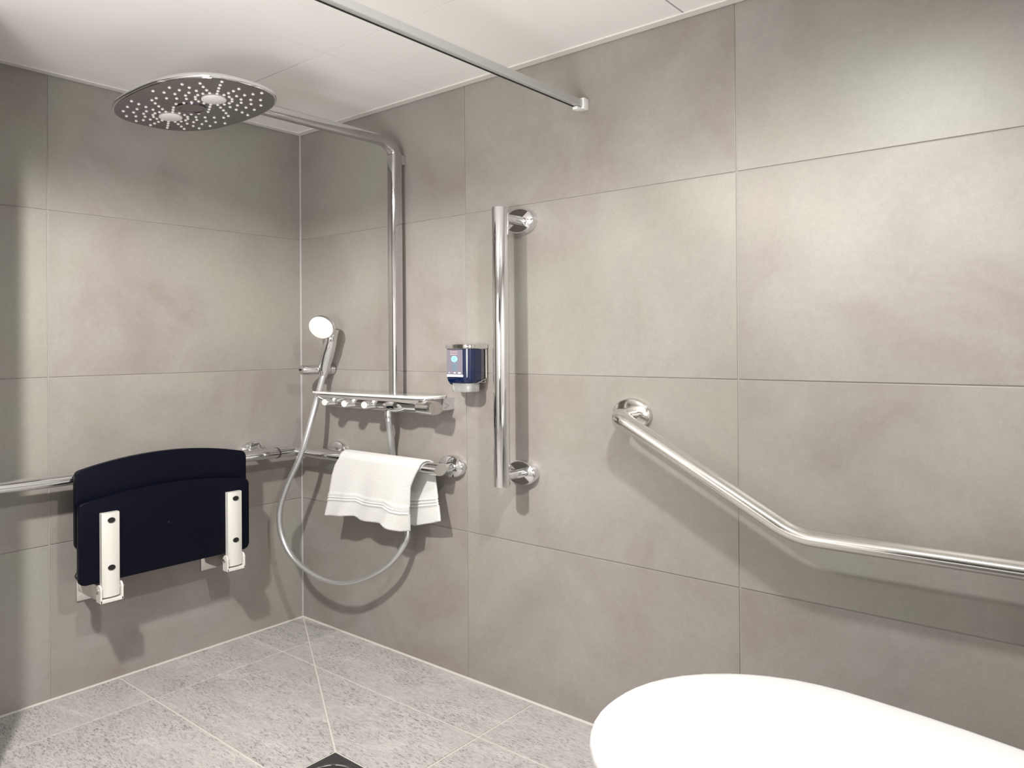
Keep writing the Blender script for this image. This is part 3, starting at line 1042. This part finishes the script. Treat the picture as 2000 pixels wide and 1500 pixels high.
for j in range(len(grid) - 1):
    for i in range(NU):
        bm.faces.new((grid[j][i], grid[j][i + 1], grid[j + 1][i + 1], grid[j + 1][i]))
towel = finish('hand_towel', bm, TOWEL, smooth=True, angle=80)
prop(towel, 'white terry hand towel folded over the corner rail below the mixer', 'towel')
md = towel.modifiers.new('thickness', 'SOLIDIFY')
md.thickness = 0.006
md.offset = 0

# ------------------------------------------------------------------ shower curtain rail
cr = empty('curtain_rail', (1.595, 0, 2.05))
prop(cr, 'slim satin aluminium shower curtain rail crossing below the ceiling', 'curtain rail')
adopt(finish('rail', box(1.585, 1.607, YB, -0.022, 2.040, 2.063, 0.0015, 1), ALU), cr)
adopt(finish('runner_slot', box(1.5855, 1.5895, YB + 0.01, -0.03, 2.0375, 2.0402), SLOT), cr)
adopt(finish('end_bracket', box(1.580, 1.613, -0.030, 0.0, 2.034, 2.070, 0.002, 2), PLASTIC_W, smooth=True), cr)
adopt(finish('end_stop', box(1.584, 1.604, -0.056, -0.026, 2.028, 2.0385, 0.003, 2), PLASTIC_W, smooth=True), cr)

# ------------------------------------------------------------------ floor drain
dr = empty('floor_drain', ((DX0 + DX1) / 2, (DY0 + DY1) / 2, -0.01))
prop(dr, 'square dark steel floor drain set into the grey floor tiles', 'drain')
dcx, dcy = (DX0 + DX1) / 2, (DY0 + DY1) / 2
adopt(finish('frame', box(DX0 + 0.002, DX1 - 0.002, DY1 + 0.002, DY0 - 0.002, -0.008, -0.0004, 0.0012, 1), DRAIN), dr)
adopt(finish('cover_ring', lathe((dcx, dcy, -0.001), (0, 0, 1), [(0, 0.078), (0.0022, 0.077), (0.0022, 0.073), (0, 0.072)], sides=48), CHROME, smooth=True), dr)
adopt(finish('grate', lathe((dcx, dcy, -0.001), (0, 0, 1), [(0, 0.072), (0.0012, 0.071), (0.0012, 0)], sides=48), HEADFACE, smooth=True), dr)
for k in range(8):
    a = 2 * math.pi * k / 8
    adopt(finish('grate_slot', lathe((dcx + 0.045 * math.cos(a), dcy + 0.045 * math.sin(a), 0.0003), (0, 0, 1), [(0, 0.010), (0.0003, 0.010), (0.0003, 0)], sides=14), SLOT), dr)

# ------------------------------------------------------------------ toilet
TYC = -0.8545
toilet = empty('toilet', (2.75, TYC, 0.0))
prop(toilet, 'white toilet with closed rounded lid in the foreground at lower right', 'toilet')
LZ = 0.580
half = [(2.230, 0.0), (2.2312, 0.030), (2.2355, 0.060), (2.246, 0.098), (2.262, 0.134), (2.283, 0.168), (2.315, 0.205), (2.352, 0.236), (2.385, 0.258), (2.422, 0.276), (2.468, 0.292), (2.516, 0.300), (2.56, 0.302),
        (2.61, 0.299), (2.70, 0.290), (2.78, 0.278), (2.857, 0.263), (2.93, 0.245), (2.975, 0.225), (2.99, 0.19)]
outline = [(x, TYC + h) for x, h in half] + [(x, TYC - h) for x, h in reversed(half[1:])]


def stack(layers, pts, cx, cy):
    bm = bmesh.new()
    rings = [[bm.verts.new((cx + dx + (x - cx) * s, cy + (y - cy) * s, z)) for x, y in pts] for z, s, dx in layers]
    n = len(pts)
    for i in range(len(rings) - 1):
        for k in range(n):
            bm.faces.new((rings[i][k], rings[i][(k + 1) % n], rings[i + 1][(k + 1) % n], rings[i + 1][k]))
    bm.faces.new(list(reversed(rings[0]))); bm.faces.new(rings[-1])
    return bm


CXT = 2.62
lid = stack([(LZ - 0.026, 0.985, 0), (LZ - 0.022, 0.994, 0), (LZ - 0.006, 1.0, 0), (LZ - 0.001, 0.997, 0), (LZ + 0.002, 0.988, 0), (LZ + 0.005, 0.95, 0), (LZ + 0.008, 0.80, 0), (LZ + 0.010, 0.5, 0)], outline, CXT, TYC)
adopt(finish('lid', lid, LIDM, smooth=True, angle=50), toilet)
adopt(finish('seat', stack([(LZ - 0.050, 0.97, 0), (LZ - 0.046, 0.98, 0), (LZ - 0.030, 0.982, 0), (LZ - 0.027, 0.975, 0)], outline, CXT, TYC), CERAMIC, smooth=True, angle=50), toilet)
adopt(finish('bowl', stack([(0.16, 0.42, 0.22), (0.17, 0.50, 0.20), (0.24, 0.62, 0.14), (0.34, 0.78, 0.07), (0.44, 0.90, 0.02), (0.50, 0.945, 0), (LZ - 0.051, 0.95, 0)], outline, CXT, TYC), CERAMIC, smooth=True, angle=60), toilet)
adopt(finish('wall_mount', box(2.80, XR, TYC - 0.22, TYC + 0.22, 0.18, LZ - 0.052, 0.03, 4), CERAMIC, smooth=True), toilet)
for s in (-1, 1):
    adopt(finish('hinge', tube([(2.985, TYC + s * 0.12 - 0.03, LZ - 0.01), (2.985, TYC + s * 0.12 + 0.03, LZ - 0.01)], 0.014, sides=16), CHROME, smooth=True), toilet)
